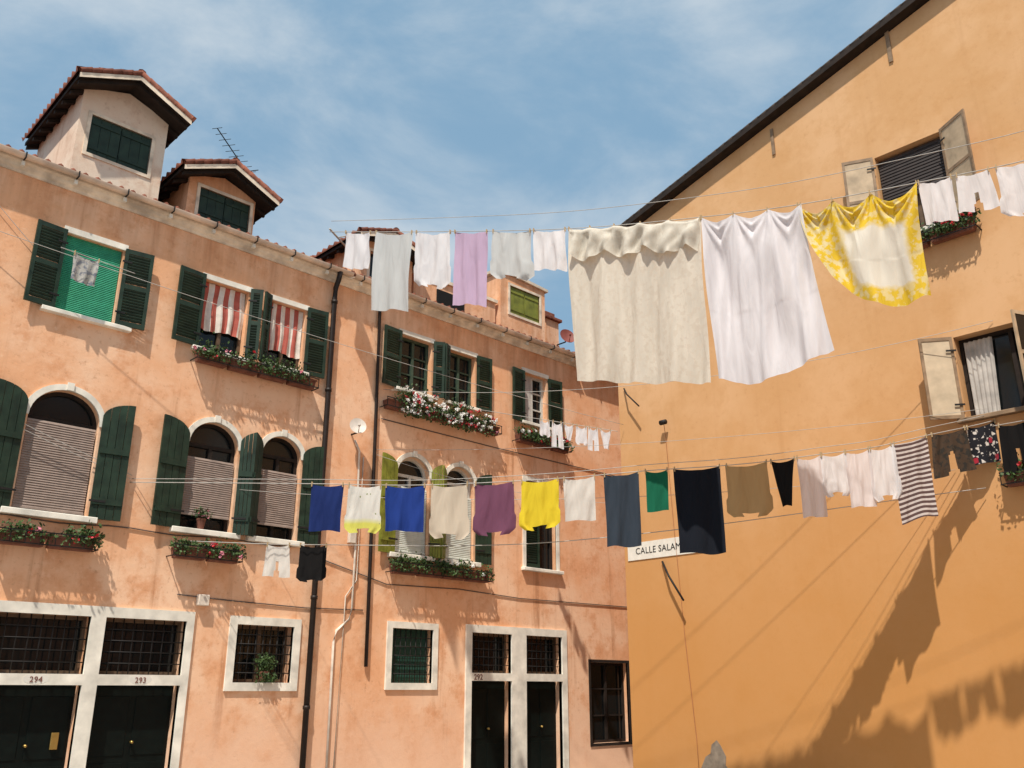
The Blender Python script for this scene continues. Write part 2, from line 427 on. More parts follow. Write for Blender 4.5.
wall.box(-2, 19.5, -8, -7.7, -.3, 9.26, SALMON); wall.box(-2, -1.7, -7.7, -.36, -.3, 9.26, SALMON); wall.box(19.2, 19.5, -7.7, -.36, -.3, 9.26, SALMON)
wall.obj('wall', house)
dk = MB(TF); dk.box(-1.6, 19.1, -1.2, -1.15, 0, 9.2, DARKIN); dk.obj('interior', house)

def tiles(mb, p00, p10, p01, pitch, amp, mat, thick=.03):
    p00, p10, p01 = Vector(p00), Vector(p10), Vector(p01)
    L = (p10 - p00).length; n = max(4, int(L / pitch)) * 6
    e = (p10 - p00) / n; sl = p01 - p00; nrm = e.cross(sl).normalized()
    if nrm.z < 0: nrm = -nrm
    rows = max(2, int(sl.length / .35)); vs = []; fs = []
    for j in range(rows):
        for q in (0, 1):
            t = (j + q) / rows; lift = .035 if q == 0 else .008
            for i in range(n + 1):
                ph = (i % 6) / 6 * 2 * math.pi
                vs.append(tuple(p00 + e * i + sl * t + nrm * (amp * (math.cos(ph)) + lift)))
    w = n + 1
    for j in range(rows * 2 - 1):
        for i in range(n): fs.append((j * w + i, j * w + i + 1, (j + 1) * w + i + 1, (j + 1) * w + i))
    o = len(vs)
    for i in range(n + 1): vs.append(tuple(p00 + e * i - nrm * .02))
    for i in range(n): fs.append((o + i, o + i + 1, i + 1, i))
    mb.add(vs, fs, mat, True, T=IDT)
roof = MB()
tiles(roof, (-2.1, -.18, 9.50), (19.6, -.18, 9.50), (-2.1, 4, 10.72), .19, .035, TILE)
roof.add([(-2.1, 4, 10.75), (19.6, 4, 10.75), (19.6, 8.3, 9.4), (-2.1, 8.3, 9.4)], [(0, 1, 2, 3)], TILE)
roof.add([(-2.1, -.16, 9.47), (19.6, -.16, 9.47), (19.6, 4, 10.69), (-2.1, 4, 10.69)], [(0, 1, 2, 3)], TILE)
roof.obj('roof', house, recalc=False)
co = MB(TF)
prof = [(-.3, 9.262), (.03, 9.262), (.04, 9.30), (.08, 9.33), (.10, 9.38), (.15, 9.40), (.15, 9.45), (-.3, 9.45)]
vs = [(-2, a, b) for a, b in prof] + [(19.5, a, b) for a, b in prof]; n = len(prof)
co.add(vs, [tuple(range(n)), tuple(range(2 * n - 1, n - 1, -1))] + [(i, (i + 1) % n, n + (i + 1) % n, n + i) for i in range(n)], STONE2)
co.obj('cornice', house)
gt = MB(TF)
k = 10
for (a, b) in ((-2, 8.9), (8.95, 15.55), (15.6, 19.5)):
    vs = []; fs = []
    for x in (a, b):
        for i in range(k + 1):
            t = math.pi + math.pi * i / k; vs.append((x, .22 + .065 * math.cos(t), 9.48 + .07 * math.sin(t)))
    for i in range(k): fs.append((i, i + 1, k + 2 + i, k + 1 + i))
    gt.add(vs, fs, GUT, True)
x = -1.8
while x < 19.4:
    gt.box(x, x + .05, .12, .18, 9.32, 9.395, STONE); gt.box(x + .01, x + .03, .151, .285, 9.398, 9.408, IRON); gt.box(x + .01, x + .03, .286, .294, 9.40, 9.5, IRON); x += .78
gt.obj('gutter', house, recalc=False)

# --- top floor windows
w1 = frame_window(house, TF, *RECT[0], WHITEF, surround=None)
blind(w1, TF, 3.75, 4.61, 7.24, 8.52, MINT, w=-.06, pitch=.03)
sill(w1, TF, 3.54, 4.90, 7.22)
lt = MB(TF); lt.box(3.68, 4.68, -.02, .03, 8.54, 8.64, STONE); lt.obj('lintel', w1)
louvre_leaf(w1, TF, 3.72, -1, .45, 7.22, 8.56, GREEN, .10); louvre_leaf(w1, TF, 4.64, 1, .45, 7.22, 8.56, GREEN, .14)
def striped_curtain(win, u0, u1, v0, v1, sd):
    mb = MB(TF); n = 8; sub = 3
    for i in range(n):
        m = REDRAG if i % 2 == 0 else WHITERAG
        for q in range(sub):
            ua = (i + q / sub) / n; ub = (i + (q + 1) / sub) / n; rows = 16; vs = []
            for j in range(rows + 1):
                t = j / rows
                for uu in (ua, ub):
                    z = v1 - (v1 - v0) * t * (1 + .03 * math.sin(uu * 7 + sd)); w = -.09 + .016 * math.sin(uu * 30 + sd) * (.4 + t) + .006 * math.sin(t * 9 + uu * 3)
                    vs.append((u0 + (u1 - u0) * (uu + .012 * math.sin(t * 6 + sd + uu * 5)), w, z))
            mb.add(vs, [(2 * j, 2 * j + 1, 2 * j + 3, 2 * j + 2) for j in range(rows)], m, True)
    return mb.obj('curtain', win, recalc=False)
for i, (r, sh) in enumerate(((RECT[1], ((6.03, -1, .48), (6.90, 1, .22))), (RECT[2], ((7.30, -1, .20), (8.08, 1, .42))))):
    w = frame_window(house, TF, *r, WOODF)
    striped_curtain(w, r[0] + .01, r[1] - .01, 7.62 if i == 0 else 7.56, 8.49, i * 2.2)
    sill(w, TF, r[0] - .12, r[1] + .12, r[2])
    lt = MB(TF); lt.box(r[0] - .06, r[1] + .06, -.02, .03, r[3] + .005, r[3] + .1, STONE); lt.obj('lintel', w)
    for (h, s, wd) in sh: louvre_leaf(w, TF, h, s, wd, 7.22, 8.56, GREEN, .10 if wd > .3 else .5)
for i, (r, sh) in enumerate(((RECT[3], ((10.28, -1, .46), (11.14, 1, .24))), (RECT[4], ((11.56, -1, .22), (12.36, 1, .40))), (RECT[5], ((13.82, -1, .41), (14.62, 1, .42))))):
    w = frame_window(house, TF, *r, GREENF if i < 2 else WHITEF, bars=2)
    if i == 2: c = MB(TF); c.box(r[0] + .04, r[0] + .35, -.115, -.11, r[2] + .05, r[3] - .05, CURTAIN); c.obj('curtain', w)
    sill(w, TF, r[0] - .12, r[1] + .12, r[2])
    lt = MB(TF); lt.box(r[0] - .06, r[1] + .06, -.02, .03, r[3] + .005, r[3] + .1, STONE); lt.obj('lintel', w)
    for (h, s, wd) in sh: louvre_leaf(w, TF, h, s, wd, 7.46, 8.7, GREEN, .10 if wd > .3 else .5)

# --- arched windows
leaves = [((3.60, -1, .46), (4.68, 1, .46)), ((6.08, -1, .48), (7.0, 1, .26)), ((7.40, -1, .26), (8.22, 1, .42)),
          ((10.32, -1, .40), (11.18, 1, .22)), ((11.56, -1, .22), (12.38, 1, .40))]
for i, r in enumerate(ARCH):
    w = frame_window(house, TF, *r, DARKWOOD if i < 3 else WHITEF, shape=arch, surround=.09, bars=0)
    bm_ = BLIND if i < 3 else BLINDW
    blind(w, TF, r[0] + .02, r[1] - .02, (4.2, 4.42, 4.42, 4.25, 4.25)[i], (5.50, 5.36, 5.34, 5.5, 5.5)[i], bm_, w=-.07, pitch=.036)
    sill(w, TF, r[0] - .15, r[1] + .15, r[2], h=.09)
    for j, (h, s, wd) in enumerate(leaves[i]):
        mat = OLIVE if (i == 3 or (i == 4 and j == 0)) else GREEN
        plank_leaf(w, TF, h, s, wd, r[2] - .02, r[3] - .06, mat, .10 + .03 * (j % 2) if wd > .3 else .55, R=wd if wd > .3 else .4)
w = frame_window(house, TF, *GRD[7], DARKWOOD, bars=2, surround=.09)
sill(w, TF, 13.75, 15.0, 4.22)
LTc = lambda u, w_, v: TF(u, w_ - .10, v)
louvre_leaf(w, LTc, 13.90, 1, .44, 4.25, 6.12, GREEN, .02, slats=True)

# --- ground-floor portals
def portal(u, top, split, num, side=.16):
    for k, (a, b) in enumerate(u):
        d = MB(TF); W = (b - a)
        d.box(a + .002, b - .002, -.22, -.18, .0, split - .06, GREEN2)
        for q in range(2):
            x0 = a + .06 + q * (W / 2); x1 = a + W / 2 - .04 + q * (W / 2)
            for (z0, z1) in ((.15, .7), (.8, split - .2)):
                d.box(x0, x1, -.179, -.168, z0, z1, GREEN2)
        door = d.obj('door', house, bevel=.004)
        h = MB(TF); h.tube([(a + W * .5 + .05, -.16, .98), (a + W * .5 + .05, -.10, .98)], .02, BRASS); h.obj('handle', door)
        if k == 0 and num[0] == '294':
            mb = MB(TF); mb.box(4.70, 4.80, -.16, -.13, .92, 1.14, BRASS); mb.obj('letter_box', door, bevel=.005)
        f = MB(TF); z0, z1 = split + .1, top - .02
        panel(f, rect(a + .001, b - .001, z0, top - .001), [rect(a + .05, b - .05, z0 + .05, top - .05)], .06, WOODF, w1=-.15)
        win = f.obj('window', house)
        p = MB(TF); p.box(a + .01, b - .01, -.25, -.22, z0, top - .01, GLASS); p.obj('pane', win)
        gq = MB(TF); nb = 8
        for i in range(1, nb): gq.tube([(a + W * i / nb, -.08, z0), (a + W * i / nb, -.08, top)], .009, IRON, 6)
        for i in range(1, 5): gq.tube([(a, -.066, z0 + (top - z0) * i / 5), (b, -.066, z0 + (top - z0) * i / 5)], .008, IRON, 6)
        gq.obj('grille', win)
    u0 = u[0][0]; u1 = u[1][1]; fr = MB(TF)
    panel(fr, rect(u0 - side, u1 + side, .0, top + .15), [rect(a, b, split + .1, top) for a, b in u] + [rect(a, b, .001, split - .05) for a, b in u], .12, STONE, w1=.04)
    fr.obj('door_surround', house)
    for (a, b), s in zip(u, num):
        if s == '292': text_obj('house_number', s, .15, TF, a + .17, split - .03, .0445, REDT, house, bold=.001)
        elif s: text_obj('house_number', s, .11, TF, (a + b) / 2, split - .012, .0445, REDT, house)
portal([(3.7, 4.95), (5.16, 6.4)], 2.72, 1.82, ['294', '293'], side=.12)
portal([(12.34, 13.44), (13.86, 14.96)], 2.8, 1.93, ['292', None], side=.15)
for x in (4.325, 5.78):
    o = MB(TF); n = 20
    o.prism([(x + .17 * math.cos(2 * math.pi * i / n), 1.85 + .07 * math.sin(2 * math.pi * i / n)) for i in range(n)], .0405, .0415, SIGNW); o.obj('number_plaque', house)

def barred(r, d, green=False):
    w = frame_window(house, TF, *r, WOODF, bars=0, w=-.24)
    s = MB(TF); u0, u1, v0, v1 = r
    panel(s, rect(u0 - d, u1 + d, v0 - d, v1 + d), [rect(u0, u1, v0, v1)], .1, STONE, w1=.035); s.obj('surround', w)
    g = MB(TF); m = IRON
    for i in range(1, 8): g.tube([(u0 + (u1 - u0) * i / 8, -.05, v0), (u0 + (u1 - u0) * i / 8, -.05, v1)], .010, m, 6)
    for i in range(1, 6): g.tube([(u0, -.035, v0 + (v1 - v0) * i / 6), (u1, -.035, v0 + (v1 - v0) * i / 6)], .009, m, 6)
    g.obj('grille', w)
    if green: blind(w, TF, u0 + .02, u1 - .02, v0 + .03, v1 - .02, simple('green slats', (.018, .07, .052), .5), w=-.14, pitch=.07)
    return w
barred(GRD[2], .13); barred(GRD[3], .12, True)
w = frame_window(house, TF, *GRD[6], DARKWOOD, bars=2)
s = MB(TF); panel(s, rect(15.84, 17.26, .54, 2.36), [rect(*GRD[6])], .06, DARKWOOD, w1=.02); s.obj('surround', w)

# pipes
p = MB(TF)
p.tube([(8.62, .22, 9.43), (8.62, .18, 9.28), (8.62, .09, 9.12), (8.62, .08, 8.9), (8.62, .08, 5), (8.62, .08, .05)], .05, PIPEB, 12)
for z in (8.8, 7.0, 5.1, 3.2, 1.4): p.tube([(8.62, .08, z), (8.62, .08, z + .06)], .062, PIPEB, 12)
p.obj('drainpipe', house)
p = MB(TF)
p.tube([(9.68, .22, 9.43), (9.68, .15, 9.25), (9.70, .06, 9.05), (9.74, .05, 7), (9.78, .05, 4), (9.80, .05, 2.1)], .035, PIPEB, 10)
p.obj('drainpipe', house)
p = MB(TF)
p.tube([(9.30, .03, 6.2), (9.42, .03, 6.0), (9.45, .03, 4.1), (9.45, .03, 3.1), (9.40, .03, 2.9), (9.15, .03, 2.7), (9.10, .03, 2.5), (9.12, .03, 0)], .022, PIPEW, 8)
p.obj('conduit', house)
p = MB(TF)
p.tube([(9.52, .03, 5.9), (9.52, .03, 3.6), (9.3, .03, 3.3), (9.25, .03, 0)], .013, PIPEW, 8)
p.obj('conduit', house)
for pts in ([(-2 + i * .35, .015, 4.02 + .02 * math.sin(i * 1.3) + (.0036 * (i - 15) if i > 15 else 0)) for i in range(31)],
            [(6.2, .015, 3.12), (7.2, .015, 3.08), (8.5, .015, 3.05), (9.7, .015, 3.08)],
            [(8.8, .015, 3.9), (10.2, .015, 3.58), (12, .015, 3.62), (13.7, .015, 3.55), (19, .015, 3.6)],
            [(9.9, .015, 6.75), (13.0, .015, 6.72), (19, .015, 6.74)]):
    p = MB(TF); p.tube(pts, .010, WIRED, 6); p.obj('cable', house)
mb = MB(TF); mb.box(6.52, 6.70, 0, .11, 2.97, 3.14, PIPEW); mb.obj('meter_box', house, bevel=.01)
mb = MB(TF); mb.box(9.28, 9.42, 0, .09, 4.25, 4.5, PIPEW); mb.obj('meter_box', house, bevel=.01)

# --- dormers
def dormer(xc, hw, zf, z_eave, z_apex, ew, y0=.4, depth=2.6, over=.5, wmat=CREAMW, win=None, winmat=GREEN, flat=False):
    b = MB(); y1 = y0 + depth
    if flat: poly = [(xc - hw, zf), (xc + hw, zf), (xc + hw, z_eave), (xc - hw, z_apex)]; ze = z_eave
    else:
        za = z_apex - .12; ze = z_eave + (za - z_eave) * (1 - hw / ew)
        poly = [(xc - hw, zf), (xc + hw, zf), (xc + hw, ze), (xc, za), (xc - hw, ze)]
    hole = [rect(*win)] if win else []
    panel(b, poly, hole, .12, wmat, T=lambda u, w, v: Vector((u, y0 - w, v)))
    for sx in (-1, 1):
        x = xc + sx * hw; xa, xb = sorted((x, x - sx * .1))
        b.box(xa, xb, y0 + .121, y1, zf, (z_apex if (flat and sx < 0) else ze) - .01, wmat)
    d = b.obj('dormer', house)
    r = MB(); yf = y0 - over
    if flat:
        a0, a1 = xc - hw - .08, xc + hw + .08
        vs = [(a0, yf, z_apex + .02), (a1, yf, z_eave), (a1, y1, z_eave), (a0, y1, z_apex + .02), (a0, yf, z_apex + .09), (a1, yf, z_eave + .07), (a1, y1, z_eave + .07), (a0, y1, z_apex + .09)]
        r.add(vs, [(0, 1, 2, 3), (4, 7, 6, 5), (0, 4, 5, 1), (1, 5, 6, 2), (2, 6, 7, 3), (3, 7, 4, 0)], STONE2)
    for sx in (() if flat else (-1, 1)):
        A = Vector((xc + sx * ew, yf, z_eave)); Bp = Vector((xc, yf, z_apex)); C = Vector((xc, y1, z_apex)); D = Vector((xc + sx * ew, y1, z_eave))
        dn = Vector((0, 0, -.07))
        r.add([tuple(q) for q in (A, Bp, C, D)] + [tuple(q + dn) for q in (A, Bp, C, D)],
              [(0, 1, 2, 3), (4, 7, 6, 5), (0, 4, 5, 1), (1, 5, 6, 2), (2, 6, 7, 3), (3, 7, 4, 0)], DARKWOOD)
        tiles(r, A + Vector((sx * .05, -.03, .02)), D + Vector((sx * .05, 0, .02)), Bp + Vector((0, -.03, .04)), .2, .03, TILE)
        nT = 6
        for i in range(nT):
            p0 = A + (Bp - A) * (i / nT); p1 = A + (Bp - A) * ((i + 1.12) / nT)
            r.tube([tuple(p0 + Vector((0, -.0, .05))), tuple(p1 + Vector((0, -.0, .07)))], .05, TILE, 8)
        r.add([tuple(A + Vector((0, -.02, -.09))), tuple(Bp + Vector((0, -.02, -.09))), tuple(Bp + Vector((0, -.02, .0))), tuple(A + Vector((0, -.02, .0)))], [(0, 1, 2, 3)], STONE2)
        yy = yf + .08
        while yy < y1:
            a = A + Vector((-sx * .03, yy - yf, -.07)); c = Bp + Vector((0, yy - yf, -.07))
            r.add([tuple(a), tuple(c), tuple(c + Vector((0, .07, 0))), tuple(a + Vector((0, .07, 0))),
                   tuple(a + dn), tuple(c + dn), tuple(c + Vector((0, .07, 0)) + dn), tuple(a + Vector((0, .07, 0)) + dn)],
                  [(0, 1, 2, 3), (4, 7, 6, 5), (0, 4, 5, 1), (2, 6, 7, 3), (3, 7, 4, 0)], DARKWOOD); yy += .38
    if not flat: r.tube([(xc, yf - .02, z_apex + .06), (xc, y1, z_apex + .06)], .08, TILE, 8)
    r.obj('roof', d, recalc=False)
    if win:
        T2 = lambda u, w, v: Vector((u, y0 - w, v)); u0, u1, v0, v1 = win
        s = MB(T2); panel(s, rect(u0 - .06, u1 + .06, v0 - .06, v1 + .06), [rect(*win)], .04, STONE2, w1=.02); s.obj('surround', d)
        if winmat:
            c = (u0 + u1) / 2
            for a_, b_ in ((u0 + .005, c - .004), (c + .004, u1 - .005)):
                m = MB(T2); nn = 3
                for i in range(nn):
                    m.box(a_ + (b_ - a_) * i / nn + .003, a_ + (b_ - a_) * (i + 1) / nn - .003, -.06, -.02, v0 + .005, v1 - .005, winmat)
                m.box(a_ + .02, b_ - .02, -.019, -.005, v0 + .1, v0 + .16, winmat); m.box(a_ + .02, b_ - .02, -.019, -.005, v1 - .16, v1 - .1, winmat)
                m.obj('shutter', d)
        else:
            m = MB(T2); m.box(u0, u1, -.12, -.1, v0, v1, GLASS); m.box((u0 + u1) / 2 - .02, (u0 + u1) / 2 + .02, -.099, -.07, v0, v1, WHITEF); m.obj('pane', d)
    return d
dormer(4.45, .74, 9.5, 11.40, 11.84, .97, win=(3.90, 4.94, 10.28, 11.02), over=.45, wmat=CREAMW, depth=2.35)
dormer(6.36, .66, 9.5, 10.52, 10.94, .94, win=(5.92, 6.92, 9.86, 10.46), over=.4, wmat=SALMON, depth=2.2)
dormer(10.1, .72, 9.5, 10.62, 10.92, .90, win=(9.7, 10.6, 9.9, 10.5), over=.35, wmat=SALMON, winmat=None, depth=1.6)
dormer(14.24, .76, 9.5, 11.22, 11.30, .80, win=(13.78, 14.80, 10.30, 11.02), over=.05, wmat=SALMON, winmat=OLIVE, depth=2.2, flat=True)
pb = MB(); pb.box(10.95, 13.40, .5, .7, 9.5, 10.45, SALMON); pb.box(10.92, 13.44, .45, .75, 10.452, 10.53, STONE2); pb.box(11.6, 12.4, .47, .5, 9.85, 10.25, DARKIN); pb.obj('parapet', house)

ch = empty('chimney', (15.9, 1.2, 9.7), 'reddish plastered chimney on the tiled roof', 'chimney')
m = MB(); m.box(15.65, 16.15, 1.0, 1.5, 9.6, 10.9, SALMON); m.obj('stack', ch, bevel=.01)
m = MB(); m.box(15.58, 16.22, .93, 1.57, 10.902, 10.98, TILE); m.box(15.72, 16.08, 1.07, 1.43, 10.982, 11.15, TILE); m.obj('cap', ch, bevel=.01)

def dish(T, u, v, w, r, mat, label):
    e = empty('satellite_dish', T(u, 0, v), label, 'satellite dish')
    mb = MB(); c = T(u, w, v + .1); ax = Vector((-.35, -.85, .35)).normalized()
    a = ax.cross(Vector((0, 0, 1))).normalized(); b = a.cross(ax)
    vs = []; fs = []; R = 5; S = 20
    for i in range(R + 1):
        q = r * i / R
        for k in range(S):
            t = 2 * math.pi * k / S; vs.append(tuple(c + a * q * math.cos(t) + b * q * 1.1 * math.sin(t) + ax * (q * q / r * .28)))
    for i in range(R):
        for k in range(S): fs.append((i * S + k, i * S + (k + 1) % S, (i + 1) * S + (k + 1) % S, (i + 1) * S + k))
    mb.add(vs, fs, mat, True, T=IDT); mb.obj('reflector', e, recalc=False)
    lo_ = -1 if b.z > 0 else 1
    ar = MB(); ar.tube([tuple(c + b * lo_ * r * 1.05 + ax * .05), tuple(c + ax * r * .9 + b * lo_ * r * .5)], .010, mat, 6)
    ar.tube([tuple(c + ax * r * .85 + b * lo_ * r * .45), tuple(c + ax * r * 1.05 + b * lo_ * r * .35)], .025, mat, 8); ar.obj('receiver_arm', e)
    br = MB(); br.tube([tuple(T(u + .02, 0, v)), tuple(T(u + .02, w * .8, v)), tuple(c - ax * .02)], .018, IRON, 8); br.obj('bracket', e)
dish(TF, 9.22, 6.3, .22, .16, DISH, 'small off-white satellite dish on salmon facade')
dish(lambda u, w, v: Vector((u, .3 - w, v)), 15.3, 9.85, .35, .2, simple('dull red dish', (.22, .06, .045), .6), 'small red satellite dish beside the last dormer')

an = empty('tv_antenna', (6.95, 1.3, 9.9), 'thin metal television antenna on tiled roof', 'antenna')
m = MB(); m.tube([(6.95, 1.3, 9.8), (6.95, 1.3, 12.0)], .018, IRON, 8); m.obj('mast', an)
m = MB(); m.tube([(6.35, 1.0, 12.22), (7.3, 1.5, 11.85)], .012, IRON, 6)
for i in range(9):
    t = i / 8; c = Vector((6.35, 1.0, 12.22)).lerp(Vector((7.3, 1.5, 11.85)), t); h = .12 + .10 * t
    m.tube([tuple(c + Vector((.45, -.85, -.1)) * h), tuple(c - Vector((.45, -.85, -.1)) * h)], .006, IRON, 5)
m.tube([(6.95, 1.3, 11.6), (7.35, 1.1, 11.75)], .01, IRON, 5); m.obj('aerial', an)

# ================================================================== OCHRE HOUSE
och = empty('ochre_house', (RX + 4, -12, 0), 'tall ochre plaster house with plain gable wall', 'house')
R1 = (8.48, 9.62, 9.0, 10.66); R2 = (9.28, 10.80, 5.66, 7.0)
ow = MB(TR)
RID = 12.2; ZR = 11.19 + .279 * (RID - 2.44)
panel(ow, [(2.45, -.3), (21.95, -.3), (21.95, 11.19), (RID, ZR), (2.45, 11.19)], [rect(*R1), rect(*R2)], .35, OCHRE)
ow.box(2.45, 2.75, -9, -.351, -.3, 11.15, OCHRE); ow.box(21.6, 21.95, -9, -.351, -.3, 11.15, OCHRE)
ow.obj('wall', och)
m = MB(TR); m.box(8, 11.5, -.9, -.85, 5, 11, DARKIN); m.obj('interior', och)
rf = MB(TR)
for (a, za, b, zb) in ((2.25, 11.19 - .055, RID, ZR), (RID, ZR, 22.15, 11.135)):
    z1 = .02
    rf.add([(a, .22, za + z1), (b, .22, zb + z1), (b, -9.2, zb + z1), (a, -9.2, za + z1), (a, .22, za + .13), (b, .22, zb + .13), (b, -9.2, zb + .13), (a, -9.2, za + .13)],
           [(0, 1, 2, 3), (4, 7, 6, 5), (0, 4, 5, 1), (1, 5, 6, 2), (2, 6, 7, 3), (3, 7, 4, 0)], DARKWOOD)
    nn = 50
    for i in range(nn):
        t = i / nn; t2 = (i + 1.1) / nn
        rf.tube([(a + (b - a) * t, .19, za + (zb - za) * t + .14), (a + (b - a) * t2, .19, za + (zb - za) * t2 + .15)], .04, DARKTILE, 6)
rf.obj('roof', och)
for q in ((9.0, 9.07, 12.4, 13.1), (6.56, 6.62, 11.62, 12.2)):
    vt = MB(TR); vt.box(q[0], q[1], -.02, .03, q[2], q[3], LEAFWOOD); vt.obj('iron_tie', och)
w = frame_window(och, TR, *R1, WOODF, bars=0, w=-.22)
blind(w, TR, 8.5, 9.6, 9.75, 10.6, DARKSLAT, w=-.1, pitch=.06)
c = MB(TR); c.box(8.55, 8.9, -.16, -.155, 9.1, 10.2, CURTAIN); c.obj('curtain', w)
sill(w, TR, 8.36, 9.74, 9.0)
louvre_leaf(w, TR, 8.46, -1, .52, 9.0, 10.66, LEAFWOOD, .45, slats=False, pmat=LEAFPAN); louvre_leaf(w, TR, 9.64, 1, .6, 9.0, 10.66, LEAFWOOD, .55, slats=False, pmat=LEAFPAN)
w = frame_window(och, TR, *R2, DARKWOOD, bars=0, w=-.26)
sill(w, TR, 9.16, 10.92, 5.66, mat=LEAFWOOD)
# softly folded curtain inside the open casement
cm = MB(TR); vs = []; nC = 24
for j in (0, 1):
    for i in range(nC + 1):
        vs.append((9.36 + .42 * i / nC * (1 - .15 * j), -.18 + .02 * math.sin(i * 1.5), 6.93 - 1.2 * j))
cm.add(vs, [(i, i + 1, nC + 2 + i, nC + 1 + i) for i in range(nC)], CURTAIN, True); cm.obj('curtain', w, recalc=False)
louvre_leaf(w, TR, 9.26, -1, .50, 5.66, 7.0, LEAFWOOD, .62, slats=False, pmat=CREAMPAN, mid=False)
louvre_leaf(w, TR, 10.56, -1, .60, 5.68, 6.98, LEAFPAN, 1.15, slats=False, pmat=GLASS, name='casement')
m = MB(TR); m.prism([(3.86, .0), (4.62, .0), (4.56, .18), (4.6, .35), (4.48, .48), (4.5, .62), (4.40, .80), (4.33, .88), (4.22, .80), (4.19, .66), (4.08, .60), (3.98, .42), (3.88, .30)], .001, .008, CONC); m.obj('exposed_mortar', och)
def rod(name, pts, r, label, cat, T=TR, mat=IRON, extra=None):
    m = MB(T); m.tube(pts, r, mat, 8)
    if extra: extra(m)
    o = m.obj(name); tag(o, label, cat); return o
rod('iron_stay', [(2.62, .02, 7.75), (2.8, .16, 7.55), (3.15, .22, 7.2)], .016, 'short rusty iron stay on ochre wall', 'bracket')
rod('iron_stay', [(3.38, .02, 4.05), (3.6, .14, 3.75), (3.95, .2, 3.27)], .02, 'bent iron stay below the street sign', 'bracket')
rod('wall_cable', [(3.66, .1, 6.72), (3.64, .04, 6.5), (3.70, .015, 4.6), (3.80, .015, 2.6), (3.92, .015, .9), (3.94, .015, .0)], .006, 'thin reddish cable down the ochre wall', 'cable', mat=simple('red brown cable', (.42, .18, .08), .6),
    extra=lambda m: m.tube([(3.60, .14, 6.76), (3.74, .14, 6.76)], .05, IRON, 10))

sg = MB(TR); sg.box(2.54, 4.32, .004, .016, 4.14, 4.48, SIGNW)
sgn = sg.obj('street_sign'); tag(sgn, 'white painted street name sign on ochre wall corner', 'sign')
text_obj('lettering', 'CALLE SALAMON', .18, TR, 3.43, 4.25, .018, BLACKT, sgn, sx=.95, bold=0)

# ================================================================== UNSEEN HOUSE ADDED FOR LIGHT CLOSURE
ac = empty('added_house', (8, -20, 0), 'plain unseen salmon house added for light closure', 'house')
m = MB(); m.box(3, 12.8, -24, -16.5, -.3, 10.75, SALMON); m.obj('wall', ac)  # added out of view to close off light; also anchors the high line
m = MB(); m.box(2.8, 13.0, -24.2, -16.35, 10.752, 10.9, STONE2)
m.prism([(2.8, 10.902), (13, 10.902), (13, 11.0), (2.8, 11.0)], -24.2, -16.3, TILE); m.obj('roof', ac)

# ================================================================== FLOWER BOXES
flower_box(TF, 5.98, 8.28, 6.93, 'long balcony flower box with pink geraniums', [(PINK, 3), (RED, 1)], .6)
flower_box(TF, 9.88, 12.9, 6.95, 'long flower box overflowing with white and red blooms', [(WHITEP, 34), (RED, 9), (PINK, 3)], 1.0, spread=.30, drop=.26)
flower_box(TF, 13.5, 15.15, 6.95, 'flower box with red blooms under small window', [(RED, 6), (WHITEP, 5)], .8)
flower_box(TF, 3.45, 4.8, 3.62, 'flower box with red geraniums below arched window', [(RED, 3), (PINK, 1)], .6, spread=.12)
flower_box(TF, 5.98, 7.1, 3.66, 'flower box with pink and red geraniums', [(PINK, 3), (RED, 2)], .65, spread=.14)
flower_box(TF, 10.2, 12.65, 3.78, 'green plants in flower box below arched windows', [(WHITEP, 2)], .65, spread=.12)
flower_box(TR, 8.5, 9.95, 8.62, 'weathered flower box with red flowers on ochre wall', [(RED, 8), (PINK, 3)], .9, drop=.1)
flower_box(TR, 9.7, 11.0, 4.5, 'dark flower box under the lower ochre window', [(RED, 2)], .5)

def pot_plant(T, u, v, w, r, label, n=260, bl=None, hgt=.3):
    e = empty('potted_plant', T(u, w, v), label, 'potted plant')
    m = MB(T); S = 14; vs = []; fs = []
    for (q, z) in ((r * .7, 0), (r, .14), (r * 1.08, .14), (r * 1.08, .17), (r * .9, .17)):
        for k in range(S): t = 2 * math.pi * k / S; vs.append((u + q * math.cos(t), w + q * math.sin(t), v + z))
    for i in range(4):
        for k in range(S): fs.append((i * S + k, i * S + (k + 1) % S, (i + 1) * S + (k + 1) % S, (i + 1) * S + k))
    fs.append(tuple(range(S))); fs.append(tuple(4 * S + k for k in range(S)))
    m.add(vs, fs, SOIL); m.obj('pot', e)
    f = MB(T)
    for i in range(n):
        d = Vector([random.gauss(0, 1) for _ in range(3)]).normalized() * random.random() ** .5
        p = Vector((u, w, v + .17 + hgt * .45)) + Vector((d.x * r * 2.6, d.y * r * 1.5, d.z * hgt * .6))
        if bl is None and random.random() < .3: p.z = v + .15 - random.random() * .15; p.y = w + r * 1.2 + random.random() * .04
        a = Vector([random.gauss(0, 1) for _ in range(3)]).normalized(); b = a.cross(Vector([random.gauss(0, 1) for _ in range(3)])).normalized(); s = random.uniform(.015, .032)
        f.add([tuple(p - a * s), tuple(p + b * s * .6), tuple(p + a * s), tuple(p - b * s * .6)], [(0, 1, 2, 3)], bl if (bl and random.random() < .15) else LEAF)
    f.obj('foliage', e, recalc=False)
pot_plant(TF, 7.84, 1.825, -.03, .085, 'leafy plant growing through barred window', 620, None, .30)
pot_plant(TF, 6.45, 4.17, .02, .07, 'small potted plant with pink flowers on sill', 160, PINK, .18)

